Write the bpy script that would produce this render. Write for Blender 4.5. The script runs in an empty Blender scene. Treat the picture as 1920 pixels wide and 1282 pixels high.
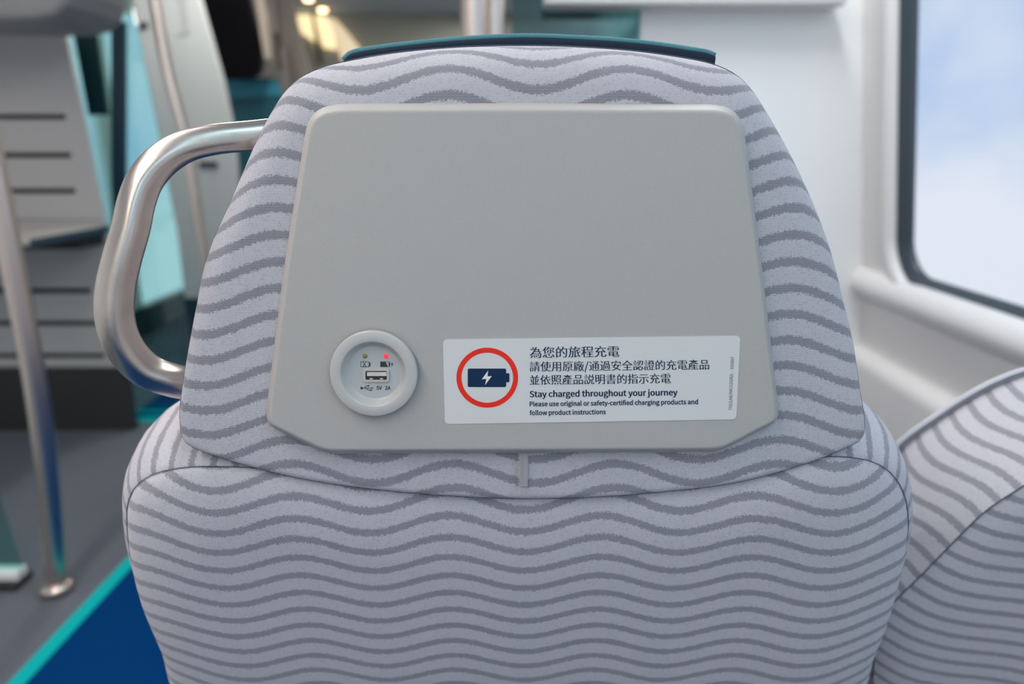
import bpy, bmesh, math, random
from mathutils import Vector, Matrix
random.seed(4)
SC = bpy.context.scene
COL = SC.collection
PI = math.pi

# ------------------------------------------------------------------ camera
F = 1280.0                      # focal length in pixels of a 1920 px wide frame (24 mm on 36 mm)
PITCH = math.radians(15.6)
CT, ST = math.cos(PITCH), math.sin(PITCH)
EYE = Vector((0.0, 0.0, 1.15))
cd = bpy.data.cameras.new('camera')
cam = bpy.data.objects.new('camera', cd)
COL.objects.link(cam)
cam.location = EYE
cam.rotation_euler = (PI / 2 - PITCH, 0, 0)
cd.sensor_width = 36.0
cd.lens = 24.0
cd.clip_start = 0.02
cd.dof.use_dof = True
cd.dof.focus_distance = 0.445
cd.dof.aperture_fstop = 3.6
SC.camera = cam

# ------------------------------------------------------------------ exposure, sky
SC.view_settings.view_transform = 'Standard'
SC.view_settings.look = 'None'
SC.view_settings.gamma = 1.0
SC.view_settings.exposure = -0.12
SC.view_settings.use_curve_mapping = False
SC.cycles.use_denoising = True
try:
    SC.cycles.denoiser = 'OPENIMAGEDENOISE'
    SC.cycles.denoising_input_passes = 'RGB_ALBEDO_NORMAL'
except Exception:
    pass
SC.cycles.max_bounces = 8
SC.cycles.diffuse_bounces = 4
SC.cycles.glossy_bounces = 4
SC.cycles.transparent_max_bounces = 12
SC.cycles.sample_clamp_indirect = 4.0

w = bpy.data.worlds.new('sky')
SC.world = w
w.use_nodes = True
nt = w.node_tree
nt.nodes.clear()
wo = nt.nodes.new('ShaderNodeOutputWorld')
wb = nt.nodes.new('ShaderNodeBackground')
tc = nt.nodes.new('ShaderNodeTexCoord')
nz = nt.nodes.new('ShaderNodeTexNoise')
nz.inputs['Scale'].default_value = 3.6
nz.inputs['Detail'].default_value = 5
nz.inputs['Distortion'].default_value = 0.5
sp = nt.nodes.new('ShaderNodeSeparateXYZ')
ad = nt.nodes.new('ShaderNodeMath'); ad.operation = 'MULTIPLY_ADD'
ad.inputs[1].default_value = 0.60
ramp = nt.nodes.new('ShaderNodeValToRGB')
ramp.color_ramp.elements[0].position = 0.47
ramp.color_ramp.elements[0].color = (0.80, 0.83, 0.90, 1)
ramp.color_ramp.elements[1].position = 0.78
ramp.color_ramp.elements[1].color = (0.42, 0.57, 0.82, 1)
nt.links.new(tc.outputs['Generated'], nz.inputs['Vector'])
nt.links.new(tc.outputs['Generated'], sp.inputs[0])
nt.links.new(sp.outputs['Z'], ad.inputs[0])
nt.links.new(nz.outputs['Fac'], ad.inputs[2])
nt.links.new(ad.outputs[0], ramp.inputs['Fac'])
nt.links.new(ramp.outputs['Color'], wb.inputs['Color'])
wb.inputs['Strength'].default_value = 1.12
nt.links.new(wb.outputs[0], wo.inputs['Surface'])


def lamp(name, loc, size, power, color, rot=(0, 0, 0)):
    l = bpy.data.lights.new(name, 'AREA')
    l.shape = 'RECTANGLE'
    l.size, l.size_y = size
    l.energy = power
    l.color = color
    o = bpy.data.objects.new(name, l)
    COL.objects.link(o)
    o.location = loc
    o.rotation_euler = rot
    return o


CEIL = 2.45
# unseen ceiling strip lights placed for their light, one an added cool fill: (x, y, width, length, watts, colour)
STRIPS = [
    (-0.88, 0.10, 0.16, 1.9, 29, (1.0, 0.88, 0.82)),
    (0.62, -0.95, 0.16, 1.7, 13, (0.58, 0.88, 1.0)),  # added cool fill behind the camera, tints the seat's right side
    (-0.75, -1.30, 0.16, 0.7, 9, (1.0, 0.87, 0.80)),
    (0.45, 1.40, 0.16, 0.9, 18, (0.97, 0.99, 1.0)),
    (-1.30, 1.05, 0.16, 0.9, 7, (1.0, 0.95, 0.9)),
    (-1.25, 3.15, 0.16, 0.9, 24, (1.0, 0.95, 0.9)),
    (-0.3, 6.0, 0.2, 1.6, 30, (1.0, 0.95, 0.85)),
]
for k, (lx, ly, lw, ll, le, lc) in enumerate(STRIPS):
    lamp('unseen_strip_lamp', (lx, ly, CEIL - 0.055), (lw, ll), le, lc)


# ------------------------------------------------------------------ helpers
def ray(px, py):
    dx, dy = px - 960.0, py - 641.0
    return Vector((dx / F, (F * CT - dy * ST) / F, -(F * ST + dy * CT) / F))   # optical-axis component is 1


def W(px, py, Y):
    r = ray(px, py)
    return EYE + r * (Y / r.y)


def obj(name, mesh, m, parent=None, smooth=True):
    o = bpy.data.objects.new(name, mesh)
    COL.objects.link(o)
    if m is not None:
        for mm in (m if isinstance(m, (list, tuple)) else [m]):
            mesh.materials.append(mm)
    if smooth:
        for p in mesh.polygons:
            p.use_smooth = True
    if parent is not None:
        o.parent = parent
        o.matrix_parent_inverse = parent.matrix_basis.inverted() if parent.parent is None else \
            (parent.parent.matrix_basis @ parent.matrix_parent_inverse @ parent.matrix_basis).inverted()
    return o


def mk(name, verts, faces, m, parent=None, smooth=True, uv=None, mats=None, fix=True):
    me = bpy.data.meshes.new(name)
    me.from_pydata([tuple(v) for v in verts], [], faces)
    if mats:
        for p, k in zip(me.polygons, mats):
            p.material_index = k
    if uv:
        l = me.uv_layers.new(name='UVMap')
        for lp in me.loops:
            l.data[lp.index].uv = uv[lp.vertex_index]
    me.update()
    if fix:
        bm = bmesh.new(); bm.from_mesh(me)
        bmesh.ops.recalc_face_normals(bm, faces=bm.faces)
        bm.to_mesh(me); bm.free()
    return obj(name, me, m, parent, smooth)


def empty(name, loc, label, cat, group=None):
    o = bpy.data.objects.new(name, None)
    COL.objects.link(o)
    o.location = loc
    o.empty_display_size = 0.05
    o['label'] = label
    o['category'] = cat
    if group:
        o['group'] = group
    return o


def tag(o, label, cat, group=None):
    o['label'] = label
    o['category'] = cat
    if group:
        o['group'] = group
    return o


def structure(o):
    o['kind'] = 'structure'
    return o


def bevel(o, width, seg=2):
    b = o.modifiers.new('bevel', 'BEVEL')
    b.width = width
    b.segments = seg
    b.limit_method = 'ANGLE'
    b.angle_limit = math.radians(40)
    return o


class MB:
    def __init__(s):
        s.v, s.f = [], []

    def box(s, x0, x1, y0, y1, z0, z1):
        b = len(s.v)
        s.v += [Vector((x, y, z)) for x in (x0, x1) for y in (y0, y1) for z in (z0, z1)]
        s.f += [tuple(b + i for i in q) for q in
                ((0, 1, 3, 2), (4, 6, 7, 5), (0, 4, 5, 1), (2, 3, 7, 6), (0, 2, 6, 4), (1, 5, 7, 3))]
        return s

    def prism(s, front, back):
        b, n = len(s.v), len(front)
        s.v += list(front) + list(back)
        s.f.append(tuple(range(b, b + n)))
        s.f.append(tuple(range(b + 2 * n - 1, b + n - 1, -1)))
        for i in range(n):
            j = (i + 1) % n
            s.f.append((b + i, b + j, b + n + j, b + n + i))
        return s

    def build(s, name, m, parent=None, smooth=False, bev=0, seg=2):
        o = mk(name, s.v, s.f, m, parent, smooth)
        if bev:
            bevel(o, bev, seg)
        return o


def catmull(pts, n, closed=True):
    pts = [Vector(p) for p in pts]
    k = len(pts)
    dense = []
    segs = k if closed else k - 1
    for i in range(segs):
        if closed:
            p0, p1, p2, p3 = pts[(i - 1) % k], pts[i], pts[(i + 1) % k], pts[(i + 2) % k]
        else:
            p0, p1, p2, p3 = pts[max(i - 1, 0)], pts[i], pts[i + 1], pts[min(i + 2, k - 1)]
        d01 = max((p1 - p0).length, 1e-9) ** .5
        d12 = max((p2 - p1).length, 1e-9) ** .5
        d23 = max((p3 - p2).length, 1e-9) ** .5
        m1 = (p2 - p1) if (p1 - p0).length < 1e-9 else (p1 - p0) / d01 * d12 - (p2 - p0) / (d01 + d12) * d12 + (p2 - p1)
        m2 = (p2 - p1) if (p3 - p2).length < 1e-9 else (p2 - p1) - (p3 - p1) / (d12 + d23) * d12 + (p3 - p2) / d23 * d12
        for q in range(16):
            t = q / 16
            dense.append((2 * t ** 3 - 3 * t * t + 1) * p1 + (t ** 3 - 2 * t * t + t) * m1
                         + (-2 * t ** 3 + 3 * t * t) * p2 + (t ** 3 - t * t) * m2)
    dense.append(pts[0] if closed else pts[-1])
    L = [0.0]
    for a, b in zip(dense, dense[1:]):
        L.append(L[-1] + (b - a).length)
    out, j = [], 0
    cnt = n if closed else n - 1
    for i in range(n):
        s_ = L[-1] * i / cnt
        while j < len(L) - 2 and L[j + 1] < s_:
            j += 1
        t = (s_ - L[j]) / max(L[j + 1] - L[j], 1e-12)
        out.append(dense[j].lerp(dense[j + 1], min(max(t, 0), 1)))
    return out


def tube(name, path, rad, m, parent=None, nseg=16, shape=2.0, aspect=1.0, ref=None, cap=True, uvscale=None):
    """Sweep a (super)ellipse along path; rad is a number or one value per point. ref fixes the depth axis."""
    n = len(path)
    v, f = [], []
    side = None
    for i, p in enumerate(path):
        t = (path[min(i + 1, n - 1)] - path[max(i - 1, 0)]).normalized()
        if ref is not None:
            e2 = (ref - t * ref.dot(t)).normalized()
            e1 = t.cross(e2)
        else:
            if side is None:
                side = Vector((0, 0, 1)) if abs(t.z) < .9 else Vector((1, 0, 0))
            e1 = (side - t * side.dot(t)).normalized()
            side = e1
            e2 = t.cross(e1)
        r = rad[i] if isinstance(rad, (list, tuple)) else rad
        for k in range(nseg):
            a = 2 * PI * k / nseg
            c, s_ = math.cos(a), math.sin(a)
            c = math.copysign(abs(c) ** (2 / shape), c)
            s_ = math.copysign(abs(s_) ** (2 / shape), s_)
            v.append(p + e1 * c * r + e2 * s_ * r * aspect)
    for i in range(n - 1):
        for k in range(nseg):
            k2 = (k + 1) % nseg
            f.append((i * nseg + k, i * nseg + k2, (i + 1) * nseg + k2, (i + 1) * nseg + k))
    if cap:
        f.append(tuple(range(nseg - 1, -1, -1)))
        f.append(tuple(range((n - 1) * nseg, n * nseg)))
    return mk(name, v, f, m, parent)


# ------------------------------------------------------------------ materials
def new_mat(name):
    m = bpy.data.materials.new(name)
    m.use_nodes = True
    nt = m.node_tree
    b = nt.nodes['Principled BSDF']
    return m, nt, b


def srgb(r, g, b):
    def c(x):
        x /= 255
        return x / 12.92 if x <= .04045 else ((x + .055) / 1.055) ** 2.4
    return (c(r), c(g), c(b), 1)


def plain(name, col, rough=.5, metal=0, spec=.5, noise=0, nscale=300, bump=0):
    m, nt, b = new_mat(name)
    b.inputs['Base Color'].default_value = col
    b.inputs['Roughness'].default_value = rough
    b.inputs['Metallic'].default_value = metal
    b.inputs['Specular IOR Level'].default_value = spec
    if noise or bump:
        t = nt.nodes.new('ShaderNodeTexCoord')
        n = nt.nodes.new('ShaderNodeTexNoise')
        n.inputs['Scale'].default_value = nscale
        n.inputs['Detail'].default_value = 3
        nt.links.new(t.outputs['Object'], n.inputs['Vector'])
        if noise:
            r = nt.nodes.new('ShaderNodeMapRange')
            r.inputs['To Min'].default_value = 1 - noise
            r.inputs['To Max'].default_value = 1 + noise
            nt.links.new(n.outputs['Fac'], r.inputs['Value'])
            x = nt.nodes.new('ShaderNodeVectorMath'); x.operation = 'SCALE'
            x.inputs[0].default_value = col[:3]
            nt.links.new(r.outputs[0], x.inputs['Scale'])
            nt.links.new(x.outputs[0], b.inputs['Base Color'])
        if bump:
            bp = nt.nodes.new('ShaderNodeBump')
            bp.inputs['Strength'].default_value = 1
            bp.inputs['Distance'].default_value = bump
            nt.links.new(n.outputs['Fac'], bp.inputs['Height'])
            nt.links.new(bp.outputs[0], b.inputs['Normal'])
    return m


def emit(name, col, strength, base=(0.5, 0.5, 0.5, 1)):
    m, nt, b = new_mat(name)
    b.inputs['Base Color'].default_value = base
    b.inputs['Emission Color'].default_value = col
    b.inputs['Emission Strength'].default_value = strength
    return m


def glass(name, tint, gloss=.12, rough=.02):
    m = bpy.data.materials.new(name)
    m.use_nodes = True
    nt = m.node_tree
    nt.nodes.clear()
    o = nt.nodes.new('ShaderNodeOutputMaterial')
    t = nt.nodes.new('ShaderNodeBsdfTransparent')
    t.inputs['Color'].default_value = tint
    g = nt.nodes.new('ShaderNodeBsdfGlossy')
    g.inputs['Roughness'].default_value = rough
    x = nt.nodes.new('ShaderNodeMixShader')
    x.inputs[0].default_value = gloss
    nt.links.new(t.outputs[0], x.inputs[1])
    nt.links.new(g.outputs[0], x.inputs[2])
    nt.links.new(x.outputs[0], o.inputs['Surface'])
    return m


STRIPE, WAVE, AMP, DUTY = 0.0160, 0.1085, 0.0060, 0.345


def fabric(name, phase, amp=AMP, wavelen=WAVE, pitch=STRIPE, duty=DUTY, wavephase=0.0):
    """Knitted upholstery: dark melange waves on a light ground, drawn in metres of the cloth's UV."""
    m, nt, b = new_mat(name)
    N, L = nt.nodes, nt.links

    def math_(op, a=None, b_=None, c=None):
        n = N.new('ShaderNodeMath'); n.operation = op
        for k, q in enumerate((a, b_, c)):
            if q is None:
                continue
            if isinstance(q, (int, float)):
                n.inputs[k].default_value = q
            else:
                L.new(q, n.inputs[k])
        return n.outputs[0]
    uv = N.new('ShaderNodeUVMap'); uv.uv_map = 'UVMap'
    s = N.new('ShaderNodeSeparateXYZ')
    L.new(uv.outputs[0], s.inputs[0])
    u, v = s.outputs['X'], s.outputs['Y']
    TU, TV = 0.00104, 0.00088
    uq = math_('SNAP', u, TU)
    vq = math_('SNAP', v, TV)
    # ragged stripe edge: a little random shift for each thread
    wn = N.new('ShaderNodeTexWhiteNoise'); wn.noise_dimensions = '2D'
    cb = N.new('ShaderNodeCombineXYZ')
    L.new(uq, cb.inputs[0]); L.new(vq, cb.inputs[1])
    L.new(cb.outputs[0], wn.inputs['Vector'])
    rnd = wn.outputs['Value']
    wave = math_('MULTIPLY', math_('COSINE', math_('MULTIPLY_ADD', u, 2 * PI / wavelen, wavephase)), amp)
    st = math_('DIVIDE', math_('ADD', v, wave), pitch)
    st = math_('ADD', st, phase)
    st = math_('ADD', st, math_('MULTIPLY_ADD', rnd, 0.10, -0.05))
    fr = math_('SUBTRACT', st, math_('FLOOR', st))
    dist = math_('ABSOLUTE', math_('SUBTRACT', fr, 0.5))
    sm = N.new('ShaderNodeMapRange'); sm.interpolation_type = 'SMOOTHSTEP'
    sm.inputs['From Min'].default_value = duty / 2 + .03; sm.inputs['From Max'].default_value = duty / 2 - .03
    L.new(dist, sm.inputs['Value'])
    dark = sm.outputs[0]
    # knit cells
    cu = math_('SINE', math_('MULTIPLY', u, PI / TU))
    row = math_('MULTIPLY', math_('FLOOR', math_('DIVIDE', v, TV)), PI / 2)
    cu = math_('SINE', math_('ADD', math_('MULTIPLY', u, PI / TU), row))
    cv = math_('SINE', math_('MULTIPLY', v, PI / TV))
    cell = math_('MULTIPLY', math_('ABSOLUTE', cu), math_('ABSOLUTE', cv))       # 1 in stitch, 0 between
    # dark stripe: mixed dark / light stitches
    hi = N.new('ShaderNodeMapRange'); hi.interpolation_type = 'SMOOTHSTEP'
    hi.inputs['From Min'].default_value = 0.22; hi.inputs['From Max'].default_value = 0.70
    L.new(cell, hi.inputs['Value'])
    cd_ = N.new('ShaderNodeMix'); cd_.data_type = 'RGBA'
    cd_.inputs['A'].default_value = (0.105, 0.105, 0.13, 1)
    cd_.inputs['B'].default_value = (0.54, 0.53, 0.59, 1)
    L.new(hi.outputs[0], cd_.inputs['Factor'])
    # light ground: pale stitches, darker gaps, a dark fleck now and then
    lo = N.new('ShaderNodeMapRange')
    lo.inputs['From Min'].default_value = 0.0; lo.inputs['From Max'].default_value = 0.45
    L.new(cell, lo.inputs['Value'])
    fleck = math_('MULTIPLY', math_('GREATER_THAN', rnd, 0.88), 0.22)
    lof = math_('SUBTRACT', lo.outputs[0], fleck)
    cl = N.new('ShaderNodeMix'); cl.data_type = 'RGBA'
    cl.inputs['A'].default_value = (0.30, 0.30, 0.35, 1)
    cl.inputs['B'].default_value = (0.645, 0.635, 0.675, 1)
    L.new(lof, cl.inputs['Factor'])
    fin = N.new('ShaderNodeMix'); fin.data_type = 'RGBA'
    L.new(dark, fin.inputs['Factor'])
    L.new(cl.outputs['Result'], fin.inputs['A'])
    L.new(cd_.outputs['Result'], fin.inputs['B'])
    L.new(fin.outputs['Result'], b.inputs['Base Color'])
    b.inputs['Roughness'].default_value = 0.95
    b.inputs['Specular IOR Level'].default_value = 0.1
    b.inputs['Sheen Weight'].default_value = 0.25
    b.inputs['Sheen Roughness'].default_value = 0.5
    bp = N.new('ShaderNodeBump')
    bp.inputs['Strength'].default_value = 0.6
    bp.inputs['Distance'].default_value = 0.0004
    L.new(cell, bp.inputs['Height'])
    L.new(bp.outputs[0], b.inputs['Normal'])
    return m


def brushed(name, col, rough=.28):
    m, nt, b = new_mat(name)
    b.inputs['Base Color'].default_value = col
    b.inputs['Metallic'].default_value = 1
    t = nt.nodes.new('ShaderNodeTexCoord')
    n = nt.nodes.new('ShaderNodeTexNoise')
    mp = nt.nodes.new('ShaderNodeMapping')
    mp.inputs['Scale'].default_value = (1500, 1500, 1500)
    n.inputs['Scale'].default_value = 1.0
    n.inputs['Detail'].default_value = 4
    nt.links.new(t.outputs['Object'], mp.inputs[0])
    nt.links.new(mp.outputs[0], n.inputs['Vector'])
    r = nt.nodes.new('ShaderNodeMapRange')
    r.inputs['To Min'].default_value = rough - .03
    r.inputs['To Max'].default_value = rough + .05
    nt.links.new(n.outputs['Fac'], r.inputs['Value'])
    nt.links.new(r.outputs[0], b.inputs['Roughness'])
    return m


M = {}
M['plate'] = plain('grey_moulded_plastic', (0.435, 0.42, 0.40, 1), .5, noise=.05, nscale=900, bump=.00012)
M['bezel'] = plain('pale_grey_plastic', (0.50, 0.495, 0.485, 1), .35)
M['socket'] = plain('socket_plastic', (0.46, 0.475, 0.48, 1), .45)
M['sticker'] = plain('sticker_white', (0.68, 0.68, 0.675, 1), .35)
M['red'] = plain('print_red', srgb(236, 50, 36), .5, spec=.2)
M['navy'] = plain('print_navy', (0.003, 0.024, 0.075, 1), .5, spec=.25)
M['paint_white'] = plain('print_white', (0.82, 0.82, 0.82, 1), .4)
M['ink'] = plain('print_dark', (0.03, 0.033, 0.04, 1), .5)
M['steel'] = brushed('brushed_steel', (0.62, 0.56, 0.51, 1), .28)
M['steel_pole'] = brushed('pole_steel', (0.72, 0.62, 0.56, 1), .3)
M['chrome'] = plain('port_metal', (0.70, 0.68, 0.64, 1), .25, 1)
M['port_dark'] = plain('port_cavity', (0.02, 0.018, 0.015, 1), .6)
M['tongue'] = plain('port_tongue', (0.62, 0.60, 0.56, 1), .4)
M['gold'] = plain('contact_gold', (0.75, 0.58, 0.36, 1), .3, 1)
M['led_off'] = plain('led_olive', srgb(140, 128, 58), .3)
M['led_on'] = emit('led_red', (1.0, 0.02, 0.04, 1), .95, (0.8, 0.05, 0.08, 1))
M['seam'] = plain('seam_thread', (0.10, 0.10, 0.135, 1), .9)
M['seam_light'] = plain('overlock_thread', (0.60, 0.59, 0.58, 1), .9)
M['teal_cloth'] = plain('teal_cloth', srgb(66, 122, 132), .8, noise=.25, nscale=900)
M['navy_cloth'] = plain('navy_cloth', srgb(24, 40, 58), .9)
M['piping'] = plain('pale_piping', (0.48, 0.49, 0.53, 1), .9)
M['wall'] = plain('white_wall_panel', (0.85, 0.87, 0.865, 1), .45)
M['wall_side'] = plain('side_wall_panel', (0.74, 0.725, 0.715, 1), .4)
M['ceiling'] = plain('ceiling_panel', (0.40, 0.47, 0.56, 1), .6)
M['dark_plinth'] = plain('dark_plinth', (0.030, 0.030, 0.032, 1), .6)
M['carpet_grey'] = plain('grey_carpet', (0.125, 0.135, 0.16, 1), .95, spec=.1, noise=.35, nscale=170, bump=.002)
M['carpet_blue'] = plain('blue_carpet', (0.0, 0.036, 0.145, 1), .95, spec=.05, noise=.2, nscale=200, bump=.002)
M['trim_teal'] = plain('teal_floor_trim', (0.0, 0.40, 0.40, 1), .7, spec=.1)
M['rack'] = plain('grey_rack_panel', (0.47, 0.465, 0.46, 1), .5)
M['rack_pale'] = plain('rack_shelf_grey', (0.44, 0.42, 0.39, 1), .45)
M['rubber'] = plain('black_rubber', (0.045, 0.062, 0.078, 1), .25)
M['pane'] = glass('window_glass', (0.97, 0.985, 1.0, 1), .03)
M['teal_glass'] = glass('teal_glass', (0.68, 0.91, 0.88, 1), .08)
M['dark_teal_glass'] = glass('dark_teal_glass', (0.30, 0.56, 0.60, 1), .10)
M['dark_green'] = plain('dark_green_panel', (0.002, 0.038, 0.045, 1), .4)
M['navy_post'] = plain('navy_post', (0.012, 0.045, 0.075, 1), .4)
M['black_gloss'] = plain('black_gloss', (0.003, 0.003, 0.004, 1), .25, spec=.12)
M['pillar'] = plain('pale_pillar', (0.50, 0.53, 0.52, 1), .5)
M['cream'] = plain('taupe_panel', (0.34, 0.29, 0.23, 1), .5)
M['warm_wall_glow'] = emit('warm_lit_wall', (1.0, 0.76, 0.40, 1), 1.35)  # emission standing in for warm light falling on the wall
M['down_lamp'] = emit('down_lamp', (1.0, 0.66, 0.36, 1), 7.0)
M['diffuser'] = emit('strip_diffuser', (1.0, 0.97, 0.93, 1), 1.5)

# ------------------------------------------------------------------ the carriage
# right-hand wall leans out a little towards the floor
def XR(z):
    return 0.964 + 0.138 * (1.15 - z)


Y0, Y1 = -1.9, 7.3
XL = -2.38
structure(MB().box(XL - .1, 1.16, Y0, Y1, -.06, 0).build('floor', M['carpet_grey']))
structure(MB().box(XL - .1, .83, Y0, Y1, CEIL, CEIL + .06).build('ceiling', M['ceiling']))
structure(MB().box(XL - .1, 1.25, Y1, Y1 + .06, 0, CEIL).build('wall_front', plain('far_wall', (0.42, 0.43, 0.38, 1), .5)))
structure(MB().box(XL - .1, 1.25, Y0 - .06, Y0, 0, CEIL).build('wall_back', M['wall']))
b = MB()
b.box(XL - .06, XL, Y0, 2.95, 0, CEIL)
b.box(XL - .06, XL, 5.15, Y1, 0, CEIL)
b.box(XL - .06, XL, 2.95, 5.15, 0, .10)
b.box(XL - .06, XL, 2.95, 5.15, 2.1, CEIL)
structure(b.build('wall_left', M['wall']))
# glazed side door in the left wall, seen through the tinted screen
dr = MB()
for ya, yb in ((2.95, 3.05), (4.14, 4.32), (5.07, 5.15)):
    dr.box(XL - .05, XL - .005, ya, yb, .10, 2.1)
dr.box(XL - .05, XL - .005, 3.05, 5.07, .10, .19)
dr.box(XL - .05, XL - .005, 3.05, 5.07, 1.98, 2.1)
d1 = structure(dr.build('door_1', M['wall'], bev=.006))
structure(MB().box(XL - .03, XL - .022, 3.02, 5.1, .15, 2.02).build('door_pane', M['pane'], d1))

structure(MB().box(XL - .004, XL + .008, 2.97, 5.13, .0, .17).build('kick_plate', M['navy_post'], d1))

# blue carpet with its teal border
structure(MB().box(-1.085, 0.35, Y0, 2.84, 0, .006).build('floor_carpet', M['carpet_blue']))
structure(MB().box(-1.125, -1.085, Y0, 2.80, 0, .008).build('trim_1', M['trim_teal']))
structure(MB().box(-1.72, 0.35, 2.84, 4.12, 0, .006).build('floor_carpet', M['carpet_blue']))
structure(MB().box(-1.72, -1.126, 2.80, 2.84, 0, .008).build('trim_2', M['trim_teal']))

# transverse bulkhead on the right
structure(MB().prism([Vector((.337, 1.95, 0)), Vector((.337, 1.95, CEIL)), Vector((XR(CEIL) + .03, 1.95, CEIL)), Vector((XR(0) + .03, 1.95, 0))],
                     [Vector((.337, 2.0, 0)), Vector((.337, 2.0, CEIL)), Vector((XR(CEIL) + .03, 2.0, CEIL)), Vector((XR(0) + .03, 2.0, 0))]).build('wall_bulkhead', M['wall'], bev=.006))

# right wall, lower part: sill roll, recessed panel, ledge, kick panel -- one profile swept along the carriage
prof = [(1.16, 0.0), (XR(.1) - .055, 0.0), (XR(.3) - .052, 0.30), (XR(.54) - .048, 0.545), (XR(.565) - .045, .566),
        (XR(.58) - .034, 0.580), (XR(.59) - .014, 0.592), (XR(.60) - .004, 0.604), (XR(.66), 0.66), (XR(.735) - .002, 0.735),
        (XR(.745) - .006, 0.745), (XR(.752) - .022, 0.752), (XR(.765) - .034, 0.764), (XR(.78) - .038, 0.780),
        (XR(.80) - .034, 0.800), (XR(.82) - .020, 0.818), (XR(.83) - .008, 0.828), (XR(.83) + .03, 0.828)]
ys = [Y0, 1.95]
v, f = [], []
for y in ys:
    v += [Vector((x, y, z)) for x, z in prof]
n = len(prof)
for i in range(n):
    j = (i + 1) % n
    f.append((i, j, n + j, n + i))
f += [tuple(range(n)), tuple(range(2 * n - 1, n - 1, -1))]
o = structure(mk('wall_right', v, f, M['wall_side'], smooth=True))
bpy_mod = o.modifiers.new('split', 'EDGE_SPLIT'); bpy_mod.split_angle = math.radians(50)


def rrect(y0, y1, z0, z1, r, n=14):
    out = []
    for cy, cz, a0 in ((y1 - r, z1 - r, 0), (y0 + r, z1 - r, 90), (y0 + r, z0 + r, 180), (y1 - r, z0 + r, 270)):
        for k in range(n + 1):
            a = math.radians(a0 + 90 * k / n)
            out.append((cy + r * math.cos(a), cz + r * math.sin(a)))
    return out


def window(idx, ya, yb, z0=.812, z1=1.98, end0=None, end1=None, R=.125):
    """Wall field with a rounded opening: swollen white surround, black gasket, pane."""
    hole = rrect(ya, yb, z0, z1, R)
    cy, cz = (ya + yb) / 2, (z0 + z1) / 2
    e0, e1, ez0, ez1 = end0, end1, .826, CEIL

    def P(y, z, d):
        return Vector((XR(z) + d, y, z))

    def grow(k):
        return rrect(ya - k, yb + k, z0 - k, z1 + k, max(R + k, .01))
    # surround
    rings = [(.050, .000), (.046, -.004), (.038, -.014), (.026, -.019), (.012, -.016), (.003, -.006), (0, .006), (0, .03)]
    v, f = [], []
    outer = []
    for (y, z) in grow(.050):
        dy, dz = y - cy, z - cz
        s1 = min(((e1 - cy) / dy) if dy > 1e-6 else 9e9, ((e0 - cy) / dy) if dy < -1e-6 else 9e9,
                 ((ez1 - cz) / dz) if dz > 1e-6 else 9e9, ((ez0 - cz) / dz) if dz < -1e-6 else 9e9)
        s1 = max(s1, 1.0) if dz >= 0 or abs(dy) > (yb - ya) / 2 else max(s1, .96)
        outer.append((cy + dy * s1, max(cz + dz * s1, .80)))
    v += [P(y, z, 0) for y, z in outer]
    n = len(hole)
    for k, d in rings:
        v += [P(y, z, d) for y, z in grow(k)]
    for q in range(len(rings)):
        for i in range(n):
            j = (i + 1) % n
            f.append((q * n + i, q * n + j, (q + 1) * n + j, (q + 1) * n + i))
    wl = structure(mk('window_%d' % idx, v, f, M['wall_side']))
    # gasket
    v, f = [], []
    gr = [(-.0005, .004), (-.004, .001), (-.010, .002), (-.016, .009), (-.022, .011), (-.030, .014), (-.036, .018), (-.036, .03)]
    for k, d in gr:
        v += [P(y, z, d) for y, z in grow(k)]
    for q in range(len(gr) - 1):
        for i in range(n):
            j = (i + 1) % n
            f.append((q * n + i, q * n + j, (q + 1) * n + j, (q + 1) * n + i))
    structure(mk('window_gasket', v, f, M['rubber'], wl))
    # pane (two faces)
    a = [P(y, z, .020) for y, z in grow(-.030)]
    c = [P(y, z, .026) for y, z in grow(-.030)]
    structure(MB().prism(a, c).build('window_pane', M['pane'], wl))
    return wl


window(1, 0.10, 1.779, end0=0.0, end1=1.95)
window(2, -1.75, -0.10, end0=Y0, end1=0.0)
# beyond the bulkhead the right-hand wall is out of sight
structure(MB().prism([Vector((XR(0), 1.95, 0)), Vector((XR(0) + .04, 1.95, 0)), Vector((XR(CEIL) + .04, 1.95, CEIL)), Vector((XR(CEIL), 1.95, CEIL))],
                     [Vector((XR(0), Y1, 0)), Vector((XR(0) + .04, Y1, 0)), Vector((XR(CEIL) + .04, Y1, CEIL)), Vector((XR(CEIL), Y1, CEIL))]).build('wall_right', M['wall']))

# housings for the unseen strip lights and the added cool fill
for k, (lx, ly, lw, ll, le, lc) in enumerate(STRIPS):
    t = empty('unseen_ceiling_light', (lx, ly, CEIL), 'slim unseen strip light on the ceiling, placed for its light', 'light', 'unseen ceiling strip lights')
    MB().box(lx - lw / 2 - .03, lx + lw / 2 + .03, ly - ll / 2 - .03, ly + ll / 2 + .03, CEIL - .05, CEIL).build('housing', M['wall'], t, bev=.008)

# overhead shelf in front of the bulkhead
pa, pb = W(1020, 9, 1.86), W(1588, 9, 1.86)
t = empty('overhead_shelf', (0.44, 1.85, pa.z), 'long pale grey overhead shelf mounted across the top of the white bulkhead', 'shelf')
MB().box(pa.x, pb.x, 1.86, 1.95, pa.z, pa.z + .035).build('shelf_board', plain('shelf_grey', (.62, .62, .6, 1), .4), t, bev=.008, seg=3)
MB().box(pa.x + .02, pb.x - .05, 1.89, 1.95, pa.z + .035, pa.z + .20).build('housing', M['wall'], t, bev=.01)

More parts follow.
